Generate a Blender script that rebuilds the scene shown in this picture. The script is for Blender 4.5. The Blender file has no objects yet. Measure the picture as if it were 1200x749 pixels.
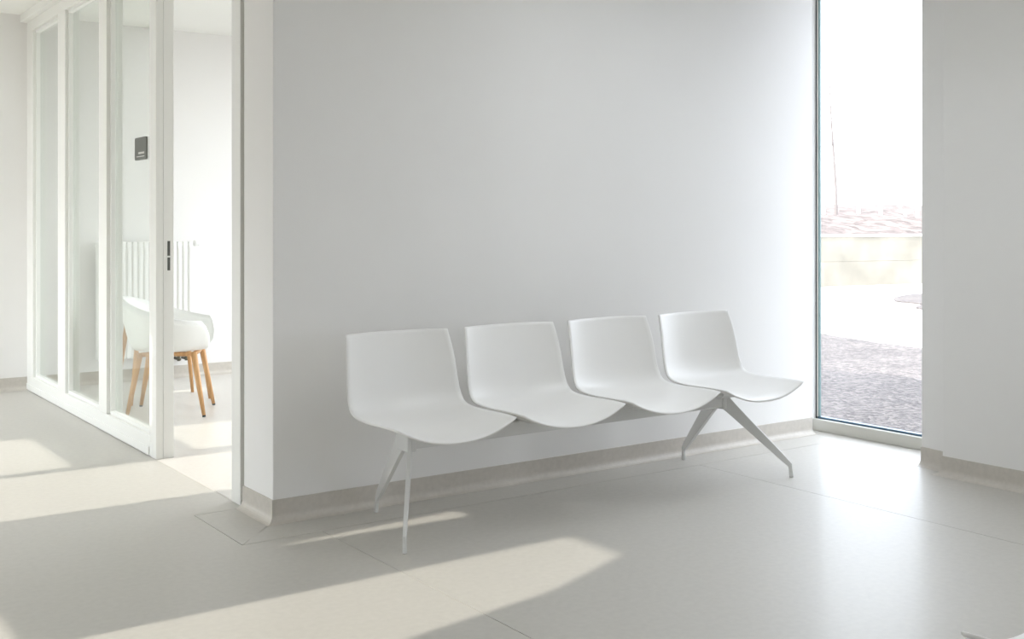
import bpy, bmesh, math, random
from mathutils import Vector, Matrix
from mathutils.geometry import tessellate_polygon

random.seed(4)
scene = bpy.context.scene
COL = scene.collection

# ------------------------------------------------------------------ camera
cam_d = bpy.data.cameras.new('camera')
cam = bpy.data.objects.new('camera', cam_d)
COL.objects.link(cam)
cam.location = (0, 0, 1.3)
cam.rotation_euler = (math.radians(90), 0, math.radians(54.569 - 90))
cam_d.sensor_fit = 'HORIZONTAL'
cam_d.sensor_width = 36
cam_d.lens = 1302 / 1200 * 36
cam_d.shift_y = -(374.5 - 262) / 1200
cam_d.clip_start = 0.05
cam_d.clip_end = 400
scene.camera = cam

# ------------------------------------------------------------------ light
SKY = 1.0
SUN = 1.6
SUN_TAN = 0.66          # sun travels along +X (from the far facade), dropping 0.66 per metre
scene.view_settings.view_transform = 'Standard'
scene.view_settings.look = 'None'
scene.view_settings.exposure = 2.63
scene.view_settings.gamma = 1
scene.view_settings.use_curve_mapping = False

world = bpy.data.worlds.new('sky')
scene.world = world
world.use_nodes = True
bg = world.node_tree.nodes['Background']
bg.inputs[0].default_value = (0.885, 0.94, 1.0, 1)
bg.inputs[1].default_value = SKY

sun_d = bpy.data.lights.new('sun', 'SUN')
sun_d.energy = SUN
sun_d.angle = math.radians(0.7)
sun_d.color = (1.0, 0.95, 0.87)
sun = bpy.data.objects.new('sun', sun_d)
COL.objects.link(sun)
sun.location = (-20, 0, 15)
sun.rotation_euler = Vector((1, 0.0, -SUN_TAN)).to_track_quat('-Z', 'Y').to_euler()


def portal(name, loc, w, h, direction):
    d = bpy.data.lights.new(name, 'AREA')
    d.shape = 'RECTANGLE'
    d.size = w
    d.size_y = h
    o = bpy.data.objects.new(name, d)
    COL.objects.link(o)
    o.location = loc
    o.rotation_euler = (0, 0, 0) if direction[2] else Vector(direction).to_track_quat('-Z', 'Y').to_euler()
    d.cycles.is_portal = True
    return o


portal('portal_window', (5.66, 4.1, 1.47), 1.02, 2.75, (-1, 0, 0))
portal('portal_side', (5.24, -1.0, 1.46), 3.0, 2.8, (-1, 0, 0))
portal('portal_office', (5.7, 7.1, 1.65), 3.6, 2.3, (-1, 0, 0))
portal('portal_facade', (-1.14, 5.6, 1.4), 5.9, 2.75, (1, 0, 0))

scene.cycles.max_bounces = 14
scene.cycles.diffuse_bounces = 10
scene.cycles.glossy_bounces = 5
scene.cycles.transparent_max_bounces = 12
scene.cycles.transmission_bounces = 8
scene.cycles.use_denoising = True
scene.cycles.sample_clamp_indirect = 6

# ------------------------------------------------------------------ materials
MATS = {}


def mat(name, col, rough=0.5, spec=0.5, noise=None, bump=None, coat=0.0, metallic=0.0, coat_rough=None):
    """principled material; noise=(scale, amount, detail) colour mottling; bump=(scale, strength)"""
    m = bpy.data.materials.new(name)
    m.use_nodes = True
    nt = m.node_tree
    b = nt.nodes['Principled BSDF']
    b.inputs['Base Color'].default_value = (*col, 1)
    b.inputs['Roughness'].default_value = rough
    b.inputs['Specular IOR Level'].default_value = spec
    b.inputs['Metallic'].default_value = metallic
    if coat:
        b.inputs['Coat Weight'].default_value = coat
        b.inputs['Coat Roughness'].default_value = coat_rough or rough
    tc = nt.nodes.new('ShaderNodeTexCoord')
    if noise:
        n = nt.nodes.new('ShaderNodeTexNoise')
        n.inputs['Scale'].default_value = noise[0]
        n.inputs['Detail'].default_value = noise[2]
        r = nt.nodes.new('ShaderNodeValToRGB')
        a = noise[1]
        r.color_ramp.elements[0].position = 0.3
        r.color_ramp.elements[1].position = 0.7
        r.color_ramp.elements[0].color = (*[c * (1 - a) for c in col], 1)
        r.color_ramp.elements[1].color = (*[min(1, c * (1 + a)) for c in col], 1)
        nt.links.new(tc.outputs['Object'], n.inputs['Vector'])
        nt.links.new(n.outputs['Fac'], r.inputs['Fac'])
        nt.links.new(r.outputs['Color'], b.inputs['Base Color'])
    if bump:
        n2 = nt.nodes.new('ShaderNodeTexNoise')
        n2.inputs['Scale'].default_value = bump[0]
        n2.inputs['Detail'].default_value = 4
        bp = nt.nodes.new('ShaderNodeBump')
        bp.inputs['Strength'].default_value = bump[1]
        bp.inputs['Distance'].default_value = 0.01
        nt.links.new(tc.outputs['Object'], n2.inputs['Vector'])
        nt.links.new(n2.outputs['Fac'], bp.inputs['Height'])
        nt.links.new(bp.outputs['Normal'], b.inputs['Normal'])
    MATS[name] = m
    return m


def glass_mat(name, tint, refl=1.0):
    m = bpy.data.materials.new(name)
    m.use_nodes = True
    nt = m.node_tree
    nt.nodes.clear()
    out = nt.nodes.new('ShaderNodeOutputMaterial')
    tr = nt.nodes.new('ShaderNodeBsdfTransparent')
    tr.inputs[0].default_value = (*tint, 1)
    gl = nt.nodes.new('ShaderNodeBsdfGlossy')
    gl.inputs['Roughness'].default_value = 0.0
    lw = nt.nodes.new('ShaderNodeLayerWeight')      # Schlick reflectance from the facing term
    lw.inputs['Blend'].default_value = 0.5
    pw = nt.nodes.new('ShaderNodeMath')
    pw.operation = 'POWER'
    pw.inputs[1].default_value = 5.0
    fr = nt.nodes.new('ShaderNodeMath')
    fr.operation = 'MULTIPLY_ADD'
    fr.inputs[1].default_value = 0.75 * refl
    fr.inputs[2].default_value = 0.03 * refl
    mx = nt.nodes.new('ShaderNodeMixShader')
    nt.links.new(lw.outputs['Facing'], pw.inputs[0])
    nt.links.new(pw.outputs[0], fr.inputs[0])
    nt.links.new(fr.outputs[0], mx.inputs[0])
    nt.links.new(tr.outputs[0], mx.inputs[1])
    nt.links.new(gl.outputs[0], mx.inputs[2])
    nt.links.new(mx.outputs[0], out.inputs[0])
    MATS[name] = m
    return m


def wood_mat(name, c1, c2):
    m = bpy.data.materials.new(name)
    m.use_nodes = True
    nt = m.node_tree
    b = nt.nodes['Principled BSDF']
    b.inputs['Roughness'].default_value = 0.45
    tc = nt.nodes.new('ShaderNodeTexCoord')
    mp = nt.nodes.new('ShaderNodeMapping')
    mp.inputs['Scale'].default_value = (60, 60, 4)
    n = nt.nodes.new('ShaderNodeTexNoise')
    n.inputs['Scale'].default_value = 1.0
    n.inputs['Detail'].default_value = 5
    r = nt.nodes.new('ShaderNodeValToRGB')
    r.color_ramp.elements[0].position = 0.3
    r.color_ramp.elements[1].position = 0.7
    r.color_ramp.elements[0].color = (*c1, 1)
    r.color_ramp.elements[1].color = (*c2, 1)
    nt.links.new(tc.outputs['Object'], mp.inputs[0])
    nt.links.new(mp.outputs[0], n.inputs['Vector'])
    nt.links.new(n.outputs['Fac'], r.inputs['Fac'])
    nt.links.new(r.outputs['Color'], b.inputs['Base Color'])
    MATS[name] = m
    return m


def ground_mat(name, c1, c2, c3, scale):
    """speckled gravel or soil: coarse patches over fine stones"""
    m = bpy.data.materials.new(name)
    m.use_nodes = True
    nt = m.node_tree
    b = nt.nodes['Principled BSDF']
    b.inputs['Roughness'].default_value = 0.9
    b.inputs['Specular IOR Level'].default_value = 0.15
    tc = nt.nodes.new('ShaderNodeTexCoord')
    v = nt.nodes.new('ShaderNodeTexVoronoi')
    v.inputs['Scale'].default_value = scale
    n = nt.nodes.new('ShaderNodeTexNoise')
    n.inputs['Scale'].default_value = 1.1
    n.inputs['Detail'].default_value = 8
    r = nt.nodes.new('ShaderNodeValToRGB')
    r.color_ramp.elements[0].color = (*c1, 1)
    r.color_ramp.elements[1].color = (*c2, 1)
    e = r.color_ramp.elements.new(0.5)
    e.color = (*c3, 1)
    mx = nt.nodes.new('ShaderNodeMix')
    mx.data_type = 'FLOAT'
    mx.inputs[0].default_value = 0.45
    sep = nt.nodes.new('ShaderNodeSeparateColor')
    nt.links.new(tc.outputs['Object'], v.inputs['Vector'])
    nt.links.new(tc.outputs['Object'], n.inputs['Vector'])
    nt.links.new(v.outputs['Color'], sep.inputs[0])
    nt.links.new(sep.outputs[0], mx.inputs[2])
    nt.links.new(n.outputs['Fac'], mx.inputs[3])
    nt.links.new(mx.outputs[0], r.inputs['Fac'])
    nt.links.new(r.outputs['Color'], b.inputs['Base Color'])
    bp = nt.nodes.new('ShaderNodeBump')
    bp.inputs['Strength'].default_value = 0.8
    bp.inputs['Distance'].default_value = 0.03
    nt.links.new(v.outputs['Distance'], bp.inputs['Height'])
    nt.links.new(bp.outputs['Normal'], b.inputs['Normal'])
    MATS[name] = m
    return m


M_WALL = mat('wall_paint', (0.81, 0.80, 0.785), 0.75, 0.3, noise=(1.4, 0.012, 5), bump=(220, 0.05))
M_CEIL = mat('ceiling_paint', (0.80, 0.80, 0.77), 0.85, 0.2, bump=(150, 0.04))
M_FLOOR = mat('linoleum', (0.50, 0.48, 0.44), 0.5, 0.8, coat=0.17, coat_rough=0.2, noise=(38, 0.035, 9), bump=(60, 0.015))
M_SKIRT = mat('linoleum_skirting', (0.545, 0.51, 0.46), 0.4, 0.4, noise=(38, 0.05, 9))
M_JOINT = mat('joint_filler', (0.32, 0.29, 0.25), 0.6)
M_OFFFLOOR = mat('office_linoleum', (0.60, 0.575, 0.54), 0.35, 0.5, noise=(38, 0.03, 9))
M_FRAME = mat('frame_lacquer', (0.80, 0.80, 0.77), 0.35, 0.45)
M_GASKET = mat('gasket', (0.03, 0.045, 0.05), 0.4)
M_GLASSEDGE = mat('glass_edge', (0.25, 0.36, 0.36), 0.2)
M_WFRAME = mat('window_frame_coating', (0.62, 0.61, 0.56), 0.4)
M_GLASS = glass_mat('window_glass', (0.955, 0.965, 0.985))
M_GLASS2 = glass_mat('partition_glass', (0.96, 0.975, 0.96))
M_DIMMING = glass_mat('dimming_glass', (0.37, 0.37, 0.36))  # for panes added to weaken the light through the facade slots
M_SHELL = mat('shell_plastic', (0.80, 0.79, 0.77), 0.34, 0.45)
M_STEEL = mat('white_coated_steel', (0.68, 0.68, 0.67), 0.35, 0.5)
M_FOOT = mat('foot_glide', (0.55, 0.55, 0.55), 0.4)
M_WOOD = wood_mat('oak', (0.50, 0.27, 0.11), (0.66, 0.39, 0.18))
M_TUB = mat('tub_plastic', (0.82, 0.82, 0.80), 0.4, 0.4)
M_RAD = mat('radiator_enamel', (0.82, 0.82, 0.80), 0.35, 0.5)
M_BRASS = mat('dull_valve_metal', (0.16, 0.15, 0.11), 0.4, metallic=0.6)
M_SIGN = mat('anthracite_plate', (0.10, 0.105, 0.09), 0.4)
M_PRINT = mat('pale_print', (0.6, 0.6, 0.57), 0.5)
M_STRIKE = mat('strike_recess', (0.09, 0.095, 0.085), 0.45)
M_GRAVEL = ground_mat('gravel', (0.05, 0.046, 0.045), (0.25, 0.22, 0.20), (0.12, 0.107, 0.103), 26)
M_SOIL = ground_mat('dry_soil', (0.035, 0.027, 0.024), (0.26, 0.215, 0.19), (0.135, 0.11, 0.10), 4.0)
M_PATH = mat('pale_paving', (0.62, 0.61, 0.59), 0.8, noise=(2, 0.03, 5))
M_CONC = mat('weathered_concrete', (0.225, 0.205, 0.165), 0.85, noise=(0.9, 0.28, 8))
M_BARK = mat('bark', (0.16, 0.14, 0.13), 0.9)
M_STAKE = mat('pale_timber', (0.50, 0.46, 0.42), 0.8)


# ------------------------------------------------------------------ helpers
def box(bm, x0, x1, y0, y1, z0, z1):
    vs = [bm.verts.new(p) for p in ((x0, y0, z0), (x1, y0, z0), (x1, y1, z0), (x0, y1, z0),
                                    (x0, y0, z1), (x1, y0, z1), (x1, y1, z1), (x0, y1, z1))]
    for f in ((0, 3, 2, 1), (4, 5, 6, 7), (0, 1, 5, 4), (1, 2, 6, 5), (2, 3, 7, 6), (3, 0, 4, 7)):
        bm.faces.new([vs[i] for i in f])


def prism(bm, poly, z0, z1):
    a = [bm.verts.new((x, y, z0)) for x, y in poly]
    b = [bm.verts.new((x, y, z1)) for x, y in poly]
    n = len(poly)
    bm.faces.new(a[::-1])
    bm.faces.new(b)
    for i in range(n):
        j = (i + 1) % n
        bm.faces.new((a[i], a[j], b[j], b[i]))


def ring_tube(bm, rings):
    """closed tube through rings of equal point count"""
    vr = [[bm.verts.new(p) for p in r] for r in rings]
    n = len(vr[0])
    for a, b in zip(vr[:-1], vr[1:]):
        for i in range(n):
            j = (i + 1) % n
            bm.faces.new((a[i], a[j], b[j], b[i]))
    bm.faces.new(vr[0][::-1])
    bm.faces.new(vr[-1])


def tube(bm, pts, rad, n=10):
    pts = [Vector(p) for p in pts]
    if not isinstance(rad, (list, tuple)):
        rad = [rad] * len(pts)
    rings = []
    for i, p in enumerate(pts):
        t = (pts[min(i + 1, len(pts) - 1)] - pts[max(i - 1, 0)]).normalized()
        up = Vector((0, 0, 1)) if abs(t.z) < 0.9 else Vector((1, 0, 0))
        s = t.cross(up).normalized()
        q = s.cross(t)
        rings.append([p + (s * math.cos(k * math.tau / n) + q * math.sin(k * math.tau / n)) * rad[i] for k in range(n)])
    ring_tube(bm, rings)


def obj(name, bm, m, parent=None, smooth=False, bevel=0.0, seg=2):
    bmesh.ops.recalc_face_normals(bm, faces=bm.faces[:])
    me = bpy.data.meshes.new(name)
    bm.to_mesh(me)
    bm.free()
    me.materials.append(m)
    o = bpy.data.objects.new(name, me)
    COL.objects.link(o)
    if parent:
        o.parent = parent
    if smooth:
        for p in me.polygons:
            p.use_smooth = True
    if bevel:
        b = o.modifiers.new('bevel', 'BEVEL')
        b.width = bevel
        b.segments = seg
        b.limit_method = 'ANGLE'
        b.angle_limit = math.radians(40)
    return o


def boxobj(name, dims, m, parent=None, bevel=0.0):
    bm = bmesh.new()
    box(bm, *dims)
    return obj(name, bm, m, parent, bevel=bevel)


def empty(name, loc=(0, 0, 0), rz=0):
    o = bpy.data.objects.new(name, None)
    COL.objects.link(o)
    o.location = loc
    o.rotation_euler = (0, 0, rz)
    o.empty_display_size = 0.1
    return o


def tag(o, label=None, cat=None, group=None, kind=None):
    if label:
        o['label'] = label
    if cat:
        o['category'] = cat
    if group:
        o['group'] = group
    if kind:
        o['kind'] = kind
    return o


def structure(o, label, cat):
    return tag(o, label, cat, kind='structure')


# ------------------------------------------------------------------ the setting
X_END = 1.95        # plane of the wall end and of the glazed partition
Y_MAIN = 4.53       # face of the wall behind the bench
Y_BACK = 9.30       # back wall of corridor and office
Z_CEIL = 2.93

# floor: filler bed with welded sheets on top
bm = bmesh.new()
box(bm, -1.2, 5.9, -2.6, 9.4, -0.30, -0.004)
floor = structure(obj('floor', bm, M_JOINT), 'pale beige sheet floor with a soft sheen and thin welded joints', 'floor')
G = 0.0016
sheets = [
    [(-1.1, -2.5), (-0.155 - G, -2.5), (-0.155 - G, Y_BACK), (-1.1, Y_BACK)],
    [(-0.155 + G, -2.5), (2.068 - G, -2.5), (2.068 - G, 4.29 - G), (1.715 - G, 4.29 - G), (1.715 - G, 4.85), (1.715 - G, 4.853),
     (1.95 - G, 4.853), (1.95 - G, Y_BACK), (-0.155 + G, Y_BACK)],
    [(2.068 + G, -2.5), (4.29 - G, -2.5), (4.29 - G, 4.29 - G), (2.068 + G, 4.29 - G)],
    [(4.29 + G, -2.5), (5.62, -2.5), (5.62, 4.62), (5.5, 4.62), (5.5, 4.29 + G), (5.5, 4.29 - G), (4.29 + G, 4.29 - G)],
    [(1.715 + 2 * G, 4.29 + G), (5.5 - G, 4.29 + G), (5.5 - G, Y_MAIN + .02), (1.95 + 2 * G, Y_MAIN + .02)],
    [(1.715 + G, 4.29 + 3 * G), (1.95, Y_MAIN + 2 * G), (1.95, 4.85), (1.715 + G, 4.85)],
]
for p in sheets:
    bm = bmesh.new()
    prism(bm, p, -0.004, 0)
    obj('floor_sheet', bm, M_FLOOR, floor)
bm = bmesh.new()
prism(bm, [(1.95 + G, 4.86), (5.6, 4.86), (5.6, Y_BACK), (1.95 + G, Y_BACK)], -0.004, 0)
obj('office_floor_sheet', bm, M_OFFFLOOR, floor)

# ceiling and flat roof
ADDED_SKYLIGHTS = [(3.3, 4.15, 1.2, 3.7), (-0.9, 1.1, 7.7, 9.25), (4.2, 5.2, 5.6, 8.6)]  # unseen roof openings, added to light bench, corridor and office from above
bm = bmesh.new()
xs, ys = sorted({-1.2, 5.9} | {v for k in ADDED_SKYLIGHTS for v in k[:2]}), sorted({-2.7, 9.5} | {v for k in ADDED_SKYLIGHTS for v in k[2:]})
for i in range(len(xs) - 1):
    for j in range(len(ys) - 1):
        cx, cy = (xs[i] + xs[i + 1]) / 2, (ys[j] + ys[j + 1]) / 2
        if not any(k[0] < cx < k[1] and k[2] < cy < k[3] for k in ADDED_SKYLIGHTS):
            box(bm, xs[i], xs[i + 1], ys[j], ys[j + 1], Z_CEIL, 3.10)
bmesh.ops.remove_doubles(bm, verts=bm.verts[:], dist=1e-5)
ceil = structure(obj('ceiling', bm, M_CEIL), 'smooth white plaster ceiling over corridor and office', 'ceiling')
for (xa, xb, ya, yb) in ADDED_SKYLIGHTS:      # deep white shafts added above the ceiling: sky fill without direct sun
    bm = bmesh.new()
    zt = Z_CEIL + (xb - xa) * SUN_TAN + 0.08
    box(bm, xa - .05, xa, ya - .05, yb + .05, Z_CEIL, zt)
    box(bm, xb, xb + .05, ya - .05, yb + .05, Z_CEIL, zt)
    box(bm, xa, xb, ya - .05, ya, Z_CEIL, zt)
    box(bm, xa, xb, yb, yb + .05, Z_CEIL, zt)
    obj('added_skylight_shaft', bm, M_CEIL, ceil)
    portal('portal_added_skylight', ((xa + xb) / 2, (ya + yb) / 2, zt), xb - xa, yb - ya, (0, 0, -1))

# main wall behind the bench, with its end face towards the corridor
bm = bmesh.new()
prism(bm, [(X_END, Y_MAIN), (5.5, Y_MAIN), (5.5, 4.605), (5.672, 4.605), (5.672, 4.86), (X_END, 4.86)], 0, Z_CEIL)
structure(obj('wall_main', bm, M_WALL, bevel=0.004), 'long white wall behind the bench, brighter towards the window', 'wall')
# right wall with its shallow set-back pier beside the window
bm = bmesh.new()
prism(bm, [(5.14, 0.5), (5.9, 0.5), (5.9, 3.594), (5.262, 3.594), (5.232, 3.388), (5.14, 3.388)], 0, Z_CEIL)
structure(obj('wall_right', bm, M_WALL, bevel=0.004), 'light grey wall to the right of the tall window', 'wall')
# wide side window added out of view, to light the bench wall
win2 = structure(empty('window_2_added', (5.2, -1.0, 0)), 'unseen wide window added along the right wall for its light', 'window')
structure(boxobj('wall_back', (-1.2, 5.9, Y_BACK, 9.5, 0, Z_CEIL), M_WALL), 'white back wall of corridor and office', 'wall')
structure(boxobj('wall_near', (-1.2, 5.9, -2.7, -2.5, 0, Z_CEIL), M_WALL), 'white wall of the waiting room behind the viewer', 'wall')
# outer wall around an unseen window opening, added to daylight the office
bm = bmesh.new()
box(bm, 5.6, 5.9, 4.86, 5.3, 0, Z_CEIL)
box(bm, 5.6, 5.9, 8.9, 9.3, 0, Z_CEIL)
box(bm, 5.6, 5.9, 5.3, 8.9, 0, 0.5)
box(bm, 5.6, 5.9, 5.3, 8.9, 2.8, Z_CEIL)
structure(obj('wall_office', bm, M_WALL), 'white outer wall of the office around an added unseen window', 'wall')

# unseen facade on the sunny side, its openings shaped to cast the floor's sun strips
outer = [(-2.6, 0), (9.4, 0), (9.4, Z_CEIL), (-2.6, Z_CEIL)]
holes = [
    [(2.75, .01), (3.62, .01), (3.62, 2.66), (3.30, 2.66), (3.12, 2.34), (3.017, 1.88)],
    [(3.68, .01), (4.09, .01), (4.09, 1.15), (4.05, 1.23), (3.98, 1.26), (3.68, 1.26)],
    [(4.195, 1.90), (4.25, 2.55), (4.13, 2.55)],
    [(5.23, .01), (6.10, .01), (6.10, 2.78), (5.23, 2.78)],
    [(6.20, .01), (7.17, .01), (7.17, 1.77), (6.20, 1.77)],
    [(6.20, 2.20), (7.05, 2.20), (7.05, 2.72), (6.20, 2.72)],
    [(7.30, .01), (9.25, .01), (9.25, 1.52), (7.30, 1.52)],  # clear opening, added to bounce sunlight into the corridor
    [(8.45, 2.22), (8.56, 2.22), (8.56, 2.88), (8.45, 2.88)],
]
loops = [[Vector((0, y, z)) for y, z in outer]] + [[Vector((0, y, z)) for y, z in h_] for h_ in holes]
tris = tessellate_polygon(loops)
flat = [v for l in loops for v in l]
bm = bmesh.new()
va = [bm.verts.new((-1.10, v.y, v.z)) for v in flat]
vb = [bm.verts.new((-1.16, v.y, v.z)) for v in flat]
for t in tris:
    try:
        bm.faces.new([va[i] for i in t])
        bm.faces.new([vb[i] for i in reversed(t)])
    except ValueError:
        pass
k = 0
for l in loops:
    n = len(l)
    for i in range(n):
        j = (i + 1) % n
        bm.faces.new((va[k + i], va[k + j], vb[k + j], vb[k + i]))
    k += n
wl = structure(obj('wall_left', bm, M_WALL), 'unseen white outer wall with openings shaped to place the sun strips', 'wall')


for h_ in holes:                    # added grey panes, dimming sun and sky through the slots
    if h_[0][0] == 7.30:
        continue
    bm = bmesh.new()
    bm.faces.new([bm.verts.new((-1.13, y, z)) for y, z in h_])
    obj('dimming_pane', bm, M_DIMMING, wl)


# coved linoleum skirting: profile swept along a wall run
def skirting(name, pts, label):
    """pts: polyline in plan along the wall faces, room on the LEFT of travel"""
    R_ = 0.035
    prof = [(0.0, 0.0), (0.0, 0.100), (0.006, 0.100)]
    for i in range(0, 7):
        a = math.pi + (math.pi / 2) * i / 6
        prof.append((0.006 + R_ + R_ * math.cos(a), R_ + 0.0012 + R_ * math.sin(a)))
    prof.append((0.006 + R_, 0.0))
    P = [Vector((x, y, 0)) for x, y in pts]
    rings = []
    for i, p in enumerate(P):
        d0 = (P[i] - P[i - 1]).normalized() if i else None
        d1 = (P[i + 1] - P[i]).normalized() if i < len(P) - 1 else None
        n0 = Vector((-d0.y, d0.x, 0)) if d0 else None
        n1 = Vector((-d1.y, d1.x, 0)) if d1 else None
        if n0 and n1:
            m_ = (n0 + n1)
            m_ = m_ / (m_.dot(n0))
        else:
            m_ = n0 or n1
        rings.append([p + m_ * a + Vector((0, 0, z)) for a, z in prof])
    bm = bmesh.new()
    ring_tube(bm, rings)
    return structure(obj(name, bm, M_SKIRT), label, 'skirting')


skirting('baseboard_main', [(5.5, Y_MAIN), (X_END, Y_MAIN), (X_END, 4.862)],
         'beige coved skirting along the wall behind the bench')
skirting('baseboard_right', [(5.14, 0.5), (5.14, 3.388), (5.232, 3.388), (5.262, 3.594)], 'beige coved skirting along the right wall')
skirting('baseboard_corridor', [(X_END, Y_BACK), (-1.1, Y_BACK)], 'beige skirting on the back wall of the corridor')
skirting('baseboard_office', [(5.6, Y_BACK), (2.06, Y_BACK)], 'beige skirting on the office wall under the radiator')

# tall window beside the bench
win = structure(empty('window_1', (5.6, 4.1, 0)), 'tall frameless floor window between bench wall and right wall', 'window')


def child(name, dims, m, parent, bevel=0.0):
    """box in world coordinates, parented to an empty at its own location"""
    x, y, z = parent.location
    bm = bmesh.new()
    box(bm, dims[0] - x, dims[1] - x, dims[2] - y, dims[3] - y, dims[4] - z, dims[5] - z)
    return obj(name, bm, m, parent, bevel=bevel)


child('bottom_frame', (5.14, 5.26, -2.5, 0.5, 0, 0.07), M_WFRAME, win2)
child('top_frame', (5.14, 5.26, -2.5, 0.5, 2.86, 2.93), M_WFRAME, win2)
child('mullion', (5.14, 5.26, -1.04, -0.96, 0.07, 2.86), M_WFRAME, win2)
for (ya, yb) in ((-2.5, -1.04), (-0.96, 0.5)):
    child('glass_pane', (5.19, 5.202, ya, yb, 0.07, 2.86), M_GLASS, win2)
child('bottom_frame', (5.60, 5.70, 3.50, 4.605, 0, 0.072), M_WFRAME, win, 0.003)
child('bottom_gasket', (5.632, 5.668, 3.50, 4.605, 0.072, 0.084), mat('sky_tinted_gasket', (0.06, 0.13, 0.20), 0.3), win)  # dark gasket, with the blue of the reflected sky put into its colour
child('glass_pane', (5.645, 5.664, 3.50, 4.600, 0.084, 2.90), M_GLASS, win)
child('top_frame', (5.60, 5.70, 3.50, 4.605, 2.87, 2.93), M_WFRAME, win)
child('inner_gasket', (5.630, 5.640, 4.598, 4.605, 0.072, 2.9), M_GASKET, win)
child('spacer_strip', (5.632, 5.642, 4.588, 4.598, 0.072, 2.9), M_WFRAME, win)
child('glass_edge', (5.634, 5.644, 4.574, 4.588, 0.072, 2.9), M_GLASSEDGE, win)

# glazed partition of the office
part = tag(empty('glass_partition', (X_END, 7.7, 0)), 'white framed floor to ceiling glass partition along the corridor', 'partition')


def pbox(name, dims, m=None, bevel=0.003, parent=None):
    return child(name, dims, m or M_FRAME, parent or part, bevel)


pbox('bottom_rail', (1.95, 2.05, 6.24, 9.30, 0, 0.115))
pbox('kick_strip', (1.944, 1.951, 6.24, 9.30, 0.006, 0.05), bevel=0.001)
pbox('head_rail', (1.95, 2.05, 6.24, 9.30, 2.79, 2.93))
pbox('mullion', (1.95, 2.05, 7.09, 7.265, 0.115, 2.79))
pbox('mullion', (1.95, 2.05, 8.115, 8.32, 0.115, 2.79))
pbox('end_stile', (1.95, 2.05, 9.10, 9.30, 0.115, 2.79))
for (y0, y1) in ((6.24, 7.09), (7.265, 8.115), (8.32, 9.10)):
    g = child('glass_pane', (2.0, 2.008, y0 + .002, y1 - .002, 0.118, 2.787), M_GLASS2, part)
    bm = bmesh.new()
    ox, oy, oz = part.location
    t = 0.022
    for (a0, a1, c0, c1) in ((y0, y1, .115, .115 + t), (y0, y1, 2.79 - t, 2.79), (y0, y0 + t, .115 + t, 2.79 - t), (y1 - t, y1, .115 + t, 2.79 - t)):
        box(bm, 1.972 - ox, 1.9995 - ox, a0 - oy, a1 - oy, c0, c1)
    obj('glazing_bead', bm, M_FRAME, part, bevel=0.002)
# narrow cornice strip between ceiling and partition
structure(boxobj('trim_1', (1.90, 1.95, 4.87, 9.30, 2.87, 2.93), M_FRAME, bevel=0.004), 'white cornice strip above the glass partition', 'trim')

# door frame (open doorway between partition and wall end)
door = structure(empty('door_1', (X_END, 5.5, 0)), 'open office doorway with white steel jambs', 'doorway')
child('far_jamb', (1.95, 1.988, 6.121, 6.24, 0, 2.93), M_FRAME, door, 0.003)
jb = child('strike_jamb', (1.990, 2.05, 6.124, 6.24, 0, 2.93), M_FRAME, door, 0.003)
child('near_jamb', (1.945, 2.04, 4.892, 5.000, 0, 2.93), M_FRAME, door, 0.004)
child('shadow_gap', (1.965, 2.03, 4.860, 4.892, 0, 2.93), M_JOINT, door)
for z0, z1 in ((1.121, 1.203), (1.040, 1.112)):
    child('strike_plate', (2.0135, 2.0285, 6.1225, 6.126, z0, z1), M_STRIKE, door)
child('threshold', (1.955, 2.03, 5.0, 6.12, 0.0, 0.0015), M_OFFFLOOR, door)

# dark door sign on the glass
sg = tag(empty('door_sign', (1.99, 6.535, 1.737)), 'small dark grey door sign stuck on the partition glass', 'sign')
bm = bmesh.new()
W_, H_, r_ = 0.108, 0.066, 0.012
pts = []
for cx, cy, a0 in ((W_ - r_, H_ - r_, 0), (-W_ + r_, H_ - r_, 90), (-W_ + r_, -H_ + r_, 180), (W_ - r_, -H_ + r_, 270)):
    for i in range(5):
        a = math.radians(a0 + i * 22.5)
        pts.append((cx + r_ * math.cos(a), cy + r_ * math.sin(a)))
fa = [bm.verts.new((0.009, y, z)) for y, z in pts]
fb = [bm.verts.new((0.0, y, z)) for y, z in pts]
bm.faces.new(fa)
bm.faces.new(fb[::-1])
for i in range(len(pts)):
    j = (i + 1) % len(pts)
    bm.faces.new((fa[i], fa[j], fb[j], fb[i]))
obj('plate', bm, M_SIGN, sg)
bm = bmesh.new()
yy = 0.035
for wd in (0.022, 0.018, 0.024, 0.02, 0.012):
    box(bm, -0.0012, 0, yy - wd, yy, -0.031, -0.020)
    yy -= wd + 0.003
yy = 0.07
for wd in (0.02, 0.03, 0.016, 0.028, 0.022, 0.014):
    box(bm, -0.0012, 0, yy - wd, yy, -0.048, -0.043)
    yy -= wd + 0.003
obj('lettering', bm, M_PRINT, sg)


# ------------------------------------------------------------------ bench
def lerp_profile(P, n):
    """Catmull-Rom resample of a list of tuples to n+1 points, even in index space by chord length"""
    d = [0]
    for a, b in zip(P[:-1], P[1:]):
        d.append(d[-1] + math.dist(a, b))
    out = []
    for k in range(n + 1):
        s = d[-1] * k / n
        i = 0
        while i < len(P) - 2 and d[i + 1] < s:
            i += 1
        t = (s - d[i]) / (d[i + 1] - d[i])
        p0, p1, p2, p3 = P[max(i - 1, 0)], P[i], P[i + 1], P[min(i + 2, len(P) - 1)]
        out.append(tuple(0.5 * (2 * b + (c - a) * t + (2 * a - 5 * b + 4 * c - e) * t * t + (3 * b - a - 3 * c + e) * t ** 3)
                         for a, b, c, e in zip(p0, p1, p2, p3)))
    return out


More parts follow.
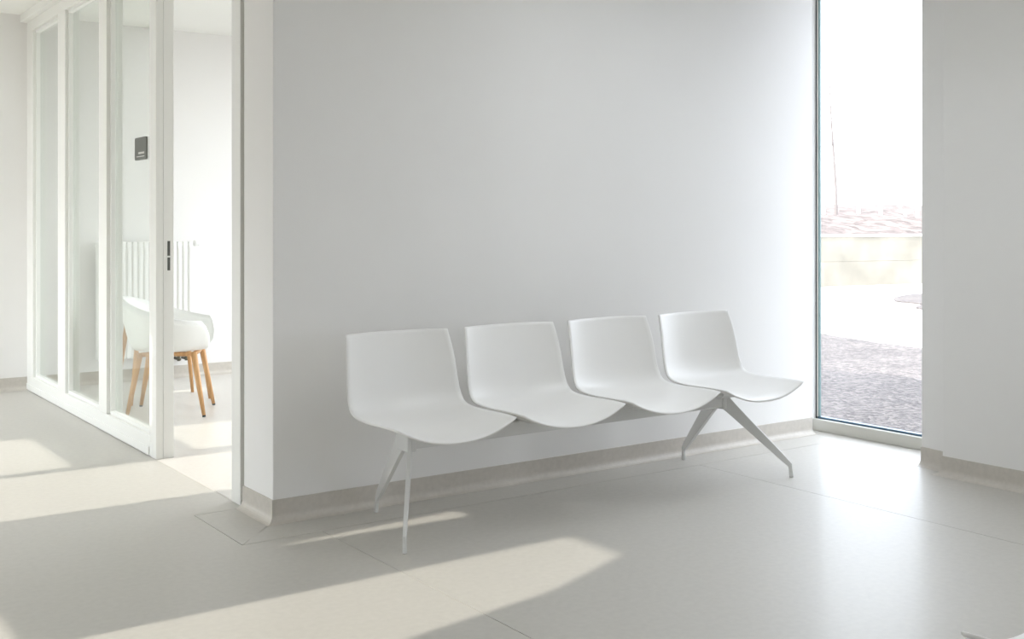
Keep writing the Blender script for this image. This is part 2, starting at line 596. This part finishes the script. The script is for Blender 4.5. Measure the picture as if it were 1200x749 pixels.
def grid_shell(bm, P, N, thick):
    """P[i][j] points, offset along -N by thick; closed rim"""
    nu, nv = len(P), len(P[0])
    top = [[bm.verts.new(P[i][j]) for j in range(nv)] for i in range(nu)]
    bot = [[bm.verts.new(P[i][j] - N[i][j] * thick) for j in range(nv)] for i in range(nu)]
    for i in range(nu - 1):
        for j in range(nv - 1):
            bm.faces.new((top[i][j], top[i + 1][j], top[i + 1][j + 1], top[i][j + 1]))
            bm.faces.new((bot[i][j], bot[i][j + 1], bot[i + 1][j + 1], bot[i + 1][j]))
    rim = [(i, 0) for i in range(nu)] + [(nu - 1, j) for j in range(1, nv)] + [(i, nv - 1) for i in range(nu - 2, -1, -1)] + [(0, j) for j in range(nv - 2, 0, -1)]
    mid = {}
    for q, (i, j) in enumerate(rim):
        # bulge the rim slightly so that the edge is rounded
        inward = Vector((0, 0, 0))
        i2 = i + (1 if i == 0 else (-1 if i == nu - 1 else 0))
        j2 = j + (1 if j == 0 else (-1 if j == nv - 1 else 0))
        inward = (P[i][j] - P[i2][j2]).normalized()
        mid[(i, j)] = bm.verts.new(P[i][j] - N[i][j] * thick * 0.5 + inward * thick * 0.42)
    for q in range(len(rim)):
        a, b = rim[q], rim[(q + 1) % len(rim)]
        bm.faces.new((top[a[0]][a[1]], top[b[0]][b[1]], mid[b], mid[a]))
        bm.faces.new((mid[a], mid[b], bot[b[0]][b[1]], bot[a[0]][a[1]]))


def normals(P):
    nu, nv = len(P), len(P[0])
    N = []
    for i in range(nu):
        row = []
        for j in range(nv):
            du = P[min(i + 1, nu - 1)][j] - P[max(i - 1, 0)][j]
            dv = P[i][min(j + 1, nv - 1)] - P[i][max(j - 1, 0)]
            row.append(du.cross(dv).normalized())
        N.append(row)
    return N


# side profiles (y towards the back, z up), bench-local: y = 0 is world 4.0
EDGE = [(0.243, 0.826, 0.250), (0.221, 0.760, 0.259), (0.205, 0.700, 0.265), (0.191, 0.630, 0.269), (0.178, 0.575, 0.272), (0.163, 0.540, 0.275),
        (0.136, 0.513, 0.277), (0.085, 0.501, 0.278), (0.0, 0.497, 0.279), (-0.10, 0.499, 0.280), (-0.19, 0.500, 0.279), (-0.252, 0.498, 0.276)]
CENT = [(0.290, 0.826, 0), (0.271, 0.760, 0), (0.257, 0.700, 0), (0.243, 0.630, 0), (0.229, 0.572, 0), (0.209, 0.528, 0),
        (0.170, 0.489, 0), (0.100, 0.465, 0), (0.0, 0.457, 0), (-0.10, 0.456, 0), (-0.20, 0.449, 0), (-0.264, 0.428, 0)]


def seat_shell_mesh():
    nv, nu = 44, 30
    both = lerp_profile([(e[0], e[1], e[2], c_[0], c_[1]) for e, c_ in zip(EDGE, CENT)], nv)
    E_ = [(q[0], q[1], q[2]) for q in both]
    C_ = [(q[3], q[4], 0) for q in both]
    P = []
    for i in range(nu + 1):
        u = -1 + 2 * i / nu
        b = abs(u) ** 2.15
        row = []
        for j in range(nv + 1):
            e, c = E_[j], C_[j]
            row.append(Vector((e[2] * u, c[0] + (e[0] - c[0]) * b, c[1] + (e[1] - c[1]) * b)))
        P.append(row)
    N = normals(P)
    # normals should point to the sitter's side (forward / up)
    if N[nu // 2][nv // 2].z < 0:
        N = [[-n for n in r] for r in N]
    bm = bmesh.new()
    grid_shell(bm, P, N, 0.009)
    bmesh.ops.recalc_face_normals(bm, faces=bm.faces[:])
    me = bpy.data.meshes.new('seat_shell')
    bm.to_mesh(me)
    bm.free()
    for p in me.polygons:
        p.use_smooth = True
    me.materials.append(M_SHELL)
    return me


SHELL_MESH = seat_shell_mesh()


def blade(bm, pts, hw, th, side):
    """flat tapered bar: pts path, hw half heights, th half thickness along 'side' (unit, horizontal)"""
    rings = []
    for i, p in enumerate(pts):
        p = Vector(p)
        t = (Vector(pts[min(i + 1, len(pts) - 1)]) - Vector(pts[max(i - 1, 0)])).normalized()
        s = Vector(side)
        q = s.cross(t).normalized()
        rings.append([p + s * th[i] + q * hw[i], p - s * th[i] + q * hw[i], p - s * th[i] - q * hw[i], p + s * th[i] - q * hw[i]])
    ring_tube(bm, rings)


def make_bench(name, loc, rz, label, centres):
    """bench-local frame: seats face -y, beam along x"""
    t = tag(empty(name, loc, rz), label, 'bench', 'four-seat benches of the waiting room')
    x0, x1 = centres[0] - 0.045, centres[-1] + 0.035
    boxobj('beam', (x0, x1, 0.055, 0.135, 0.347, 0.412), M_STEEL, t, bevel=0.006)
    for (xj, xr, xf, s) in ((x0, centres[0] - 0.004, centres[0] - 0.214, -1), (x1, centres[-1] + 0.098, centres[-1] + 0.258, 1)):
        boxobj('leg_bracket', (xj - 0.022, xj + 0.022, 0.045, 0.145, 0.338, 0.425), M_STEEL, t, bevel=0.006)
        for (xf_, yf_, yj) in ((xf, -0.19, 0.06), (xr, 0.432, 0.13)):
            J = Vector((xj, yj, 0.377))
            K = Vector((xf_, yf_ - 0.006 * (1 if yf_ > 0 else -1), 0.062))
            Ft = Vector((xf_ + 0.004 * s, yf_, 0.0))
            d = (K - J)
            hd = Vector((d.x, d.y, 0)).normalized()
            side = Vector((-hd.y, hd.x, 0))
            bm = bmesh.new()
            pts = [J, J.lerp(K, 0.12), J.lerp(K, 0.5), J.lerp(K, 0.92), K, K.lerp(Ft, 0.3), Ft]
            k_ = 1.25 if yf_ > 0 else 1.0
            blade(bm, pts, [0.036 * k_, 0.031 * k_, 0.023 * k_, 0.015 * k_, 0.012, 0.009, 0.011], [0.0085 * k_] * 3 + [0.0075 * k_, 0.007, 0.007, 0.008], side)
            lg = obj('leg', bm, M_STEEL, t, bevel=0.003)
    for c in centres:
        o = bpy.data.objects.new('seat_shell', SHELL_MESH)
        COL.objects.link(o)
        o.parent = t
        o.location = (c, 0, 0)
        bm = bmesh.new()
        rings = []
        for z, hx, hy in ((0.410, 0.075, 0.05), (0.436, 0.125, 0.115), (0.450, 0.135, 0.125), (0.4545, 0.13, 0.12)):
            rings.append([(c + a * hx, 0.03 + b * hy, z) for a, b in ((1, 1), (-1, 1), (-1, -1), (1, -1))])
        ring_tube(bm, rings)
        obj('seat_mount', bm, M_STEEL, t, bevel=0.004)
    return t


make_bench('bench', (3.308, 4.0, 0), 0, 'white four-seat bench with moulded shells standing along the wall', [-0.899, -0.30, 0.30, 0.899])
make_bench('bench', (3.179, 1.086, 0), math.pi + 0.06, 'white bench of which only one seat corner shows at the bottom right', [-0.899, -0.30, 0.30, 0.899])

# ------------------------------------------------------------------ office: tub chair
ch = tag(empty('tub_chair', (2.535, 7.62, 0), math.atan2(-0.463, 0.887)), 'white tub chair on oak legs seen through the office doorway', 'chair')


def tub_mesh():
    nth, ns = 56, 14
    bm = bmesh.new()
    P, rows = [], []
    for k in range(nth):
        th = math.tau * k / nth           # 0 = front (+x)
        c = math.cos(th)
        a = abs((th + math.pi) % math.tau - math.pi) / math.pi   # 0 front .. 1 back
        # rim height: seat lip in front, arm, then the back
        if a < 0.10:
            hz = 0.455
        elif a < 0.26:
            u = (a - 0.10) / 0.16
            hz = 0.455 + (0.645 - 0.455) * (u * u * (3 - 2 * u))
        else:
            u = (a - 0.26) / 0.74
            hz = 0.645 + (0.80 - 0.645) * (u * u * (3 - 2 * u))
        row = []
        for s in range(ns + 1):
            q = s / ns
            if q < 0.5:
                rr = 0.235 * q / 0.5
                z = 0.435 + 0.012 * (q / 0.5) ** 3
            else:
                w = (q - 0.5) / 0.5
                flare = 0.06 * min(1, (hz - 0.455) / 0.12)
                rr = 0.235 + (0.055 if hz > 0.5 else 0.02 + 0.035 * (hz - 0.455) / 0.045) * math.sin(w * math.pi / 2) ** 0.8 + flare * w * 0.45
                z = 0.447 + (hz - 0.447) * (w ** 1.35)
            x = rr * math.cos(th) * 1.02
            y = rr * math.sin(th) * 1.06
            row.append(Vector((x, y, z)))
        rows.append(row)
    top = [[bm.verts.new(p) for p in r] for r in rows]
    for k in range(nth):
        k2 = (k + 1) % nth
        for s in range(ns):
            if s == 0:
                bm.faces.new((top[k][0], top[k][1], top[k2][1], top[k2][0]))
            else:
                bm.faces.new((top[k][s], top[k][s + 1], top[k2][s + 1], top[k2][s]))
    bmesh.ops.remove_doubles(bm, verts=bm.verts[:], dist=0.0005)
    return bm


sh = obj('tub_shell', tub_mesh(), M_TUB, ch, smooth=True)
so = sh.modifiers.new('thickness', 'SOLIDIFY')
so.thickness = 0.018
so.offset = 0
bm = bmesh.new()
tube(bm, [(0.17, -0.19, 0.418), (0.0, -0.175, 0.418), (-0.17, -0.19, 0.418)], 0.016)
obj('side_rail', bm, M_WOOD, ch, smooth=True)
bm = bmesh.new()
tube(bm, [(0.17, 0.19, 0.418), (0.0, 0.175, 0.418), (-0.17, 0.19, 0.418)], 0.016)
obj('side_rail', bm, M_WOOD, ch, smooth=True)
bm = bmesh.new()
tube(bm, [(0.17, -0.19, 0.416), (0.18, 0.0, 0.416), (0.17, 0.19, 0.416)], 0.016)
obj('front_rail', bm, M_WOOD, ch, smooth=True)
for sx in (1, -1):
    for sy in (1, -1):
        bm = bmesh.new()
        tube(bm, [(0.175 * sx, 0.19 * sy, 0.43), (0.215 * sx, 0.222 * sy, 0.2), (0.25 * sx, 0.25 * sy, 0.012)], [0.021, 0.018, 0.012], 12)
        lg = obj('leg', bm, M_WOOD, ch, smooth=True)
        bm = bmesh.new()
        tube(bm, [(0.25 * sx, 0.25 * sy, 0.013), (0.252 * sx, 0.252 * sy, 0.0)], 0.0115, 10)
        obj('glide', bm, M_GASKET, lg)

# low table behind the chair
tb = tag(empty('low_table', (2.67, 8.22, 0)), 'low white table with oak legs behind the tub chair', 'table')
bm = bmesh.new()
box(bm, -0.28, 0.28, -0.2, 0.2, 0.565, 0.605)
obj('table_top', bm, M_TUB, tb, bevel=0.008)
for sx in (1, -1):
    for sy in (1, -1):
        bm = bmesh.new()
        tube(bm, [(0.22 * sx, 0.14 * sy, 0.57), (0.29 * sx, 0.19 * sy, 0.0)], [0.02, 0.012], 12)
        obj('leg', bm, M_WOOD, tb, smooth=True)

# radiator on the office wall
rd = tag(empty('radiator', (2.84, 9.20, 0)), 'white column radiator on the office back wall', 'radiator')
rib_me = None
nr = 17
boxobj('core_panel', (-0.38, 0.38, -0.026, 0.026, 0.21, 1.14), M_RAD, rd)
for k in range(nr):
    x = -0.37 + 0.74 * k / (nr - 1)
    if rib_me is None:
        bm = bmesh.new()
        ring_tube(bm, [[(px * k_, py * k2_, z_) for px, py in ((0.017, -0.030), (0.012, -0.040), (-0.012, -0.040), (-0.017, -0.030), (-0.017, 0.030), (-0.012, 0.040), (0.012, 0.040), (0.017, 0.030))]
                       for z_, k_, k2_ in ((0.200, 1.3, 0.9), (0.235, 1.3, 1), (0.265, 1, 1), (1.085, 1, 1), (1.115, 1.3, 1), (1.150, 1.3, 0.9))])
        o = obj('radiator_column', bm, M_RAD, rd, bevel=0.006)
        rib_me = o.data
    else:
        o = bpy.data.objects.new('radiator_column', rib_me)
        COL.objects.link(o)
        o.parent = rd
        b = o.modifiers.new('bevel', 'BEVEL')
        b.width = 0.006
        b.segments = 2
        b.limit_method = 'ANGLE'
    o.location = (x, 0, 0)
bm = bmesh.new()
tube(bm, [(0.385, 0, 1.134), (0.405, 0, 1.134), (0.41, 0, 1.134), (0.45, 0, 1.134)], [0.01, 0.012, 0.026, 0.024], 14)
obj('thermostat_knob', bm, M_RAD, rd, smooth=True)
for xx in (0.28, 0.345):
    bm = bmesh.new()
    tube(bm, [(xx, 0, 0.195), (xx, 0, 0.15)], 0.013, 10)
    tube(bm, [(xx, -0.03, 0.165), (xx, 0.099, 0.165)], 0.012, 10)
    obj('valve', bm, M_BRASS, rd, smooth=True)
for xx in (-0.25, 0.25):
    boxobj('wall_bracket', (xx - 0.012, xx + 0.012, 0.03, 0.099, 0.9, 0.93), M_RAD, rd)

# ------------------------------------------------------------------ outdoors
ZG = -0.55
bm = bmesh.new()
prism(bm, [(-60, -60), (80, -60), (80, 70), (-60, 70)], ZG - 0.3, ZG)
structure(obj('ground', bm, M_GRAVEL), 'gravel ground outside the window, shaded near the building', 'ground')


def curve_pts(P, n=8):
    q = []
    for i in range(len(P) - 1):
        p0, p1, p2, p3 = P[max(i - 1, 0)], P[i], P[i + 1], P[min(i + 2, len(P) - 1)]
        for k in range(n):
            t = k / n
            q.append(tuple(0.5 * (2 * b + (c - a) * t + (2 * a - 5 * b + 4 * c - e) * t * t + (3 * b - a - 3 * c + e) * t ** 3)
                           for a, b, c, e in zip(p0, p1, p2, p3)))
    q.append(P[-1])
    return q


near = curve_pts([(14.6, 4.0), (14.52, 7.0), (14.52, 9.92), (15.12, 12.33), (16.6, 16.0), (19.5, 22.0), (22, 26)])
bm = bmesh.new()
prism(bm, near + [(40, 26), (40, 4)], ZG, ZG + 0.012)
structure(obj('path', bm, M_PATH), 'pale curving paved path outside the window', 'path')
isl = curve_pts([(22.3, 15.9), (22.0, 15.0), (20.8, 14.2), (20.5, 11.5), (23.5, 10.5), (27.0, 13.0), (26.6, 16.0), (25.2, 17.2), (23.4, 16.7), (22.3, 15.9)], 6)[:-1]
bm = bmesh.new()
prism(bm, isl, ZG + 0.012, ZG + 0.05)
structure(obj('planting_bed', bm, M_GRAVEL), 'rounded bare planting bed beside the path', 'bed')

# retaining wall of cast panels
rw = structure(empty('retaining_wall', (28, 20.72, ZG)), 'weathered beige concrete retaining wall beyond the path', 'wall')
rw.rotation_euler = (0, 0, math.atan2(20.39 - 21.05, 29.85 - 25.8))
for k in range(-2, 2):
    for (z0, z1) in ((0.0, 0.73), (0.735, 1.46)):
        bm = bmesh.new()
        box(bm, k * 8.0 - 3.994, k * 8.0 + 3.994, 0, 0.25, z0, z1)
        obj('concrete_panel', bm, M_CONC, rw)
bm = bmesh.new()
box(bm, -20, 12, -0.03, 0.30, 1.46, 1.53)
obj('coping', bm, M_PATH, rw)

# embankment rising behind the retaining wall
bm = bmesh.new()
ca, sa = math.cos(rw.rotation_euler[2]), math.sin(rw.rotation_euler[2])
nx_, ny_ = 60, 26
vs = []
for j in range(ny_):
    row = []
    for i in range(nx_):
        lx = -45 + 90 * i / (nx_ - 1)
        ly = 0.26 + 45 * (j / (ny_ - 1)) ** 1.5
        base = 1.40 + 1.55 * (1 - math.exp(-ly / 9.0))
        z = base + (random.uniform(-0.10, 0.12) * min(1, ly / 2.0))
        row.append(bm.verts.new((28 + lx * ca - ly * sa, 20.72 + lx * sa + ly * ca, ZG + z)))
    vs.append(row)
for j in range(ny_ - 1):
    for i in range(nx_ - 1):
        bm.faces.new((vs[j][i], vs[j][i + 1], vs[j + 1][i + 1], vs[j + 1][i]))
structure(obj('embankment', bm, M_SOIL, smooth=True), 'bare brown embankment above the retaining wall', 'embankment')


def rw_pt(lx, ly, z=0):
    return Vector((28 + lx * ca - ly * sa, 20.72 + lx * sa + ly * ca, ZG + z))


def emb_z(ly):
    return 1.40 + 1.55 * (1 - math.exp(-ly / 9.0))


# stakes and a bare sapling on the embankment
def ground_at(p):
    rel = p - Vector((28, 20.72, 0))
    ly = -rel.x * sa + rel.y * ca
    return ZG + emb_z(max(ly, 0.26))


def stake(x, y, h, label, lean=0.0, brace=False):
    p = Vector((x, y, 0))
    z = ground_at(p) - 0.12
    o = tag(empty('timber_stake', (p.x, p.y, z)), label, 'stake', 'stakes on the embankment')
    bm = bmesh.new()
    tube(bm, [(0, 0, 0), (lean * 0.5, 0, h * 0.5), (lean, 0, h)], [0.07, 0.065, 0.055], 8)
    obj('post', bm, M_STAKE, o)
    if brace:
        bm = bmesh.new()
        tube(bm, [(0.8, -0.5, 0.15), (0, 0, h * 0.95)], [0.04, 0.04], 8)
        obj('brace', bm, M_STAKE, o)


for sx_, sy_, h, lab, le, br in ((32.35, 26.07, 1.25, 'pale stake nearest the left window edge on the embankment', -0.25, False),
                                (35.02, 26.63, 1.35, 'short pale stake right of the bare sapling', 0.05, False),
                                (34.0, 24.9, 1.55, 'pale stake with a slanting brace on the embankment', 0.0, True),
                                (35.96, 24.74, 1.4, 'pale stake nearest the right window edge on the embankment', 0.02, False)):
    stake(sx_, sy_, h, lab, le, br)

p = Vector((31.88, 25.18, 0))
z = ground_at(p) - 0.1
sp = tag(empty('bare_sapling', (p.x, p.y, z)), 'thin leafless sapling standing on the embankment', 'tree')
bm = bmesh.new()
trunk = [(0, 0, 0), (-0.02, 0, 1.2), (-0.12, 0.02, 2.4), (-0.28, 0, 3.6), (-0.36, 0, 4.7), (-0.38, 0, 5.6)]
tube(bm, trunk, [0.06, 0.05, 0.04, 0.03, 0.02, 0.008], 8)
obj('trunk', bm, M_BARK, sp)
for k in range(16):
    hz = 1.6 + 3.7 * k / 16
    i = 0
    while trunk[i + 1][2] < hz:
        i += 1
    t = (hz - trunk[i][2]) / (trunk[i + 1][2] - trunk[i][2])
    b0 = Vector(trunk[i]).lerp(Vector(trunk[i + 1]), t)
    a = k * 2.4
    L = 0.9 - 0.45 * k / 16
    d = Vector((math.cos(a), math.sin(a), 1.5)).normalized()
    bm = bmesh.new()
    e1 = b0 + d * L * 0.5
    e2 = b0 + d * L + Vector((0, 0, 0.1))
    tube(bm, [b0, e1, e2], [0.012, 0.009, 0.004], 6)
    tube(bm, [e1, e1 + Vector((math.cos(a + 1), math.sin(a + 1), 1)) * 0.22], [0.006, 0.003], 5)
    obj('branch', bm, M_BARK, sp)
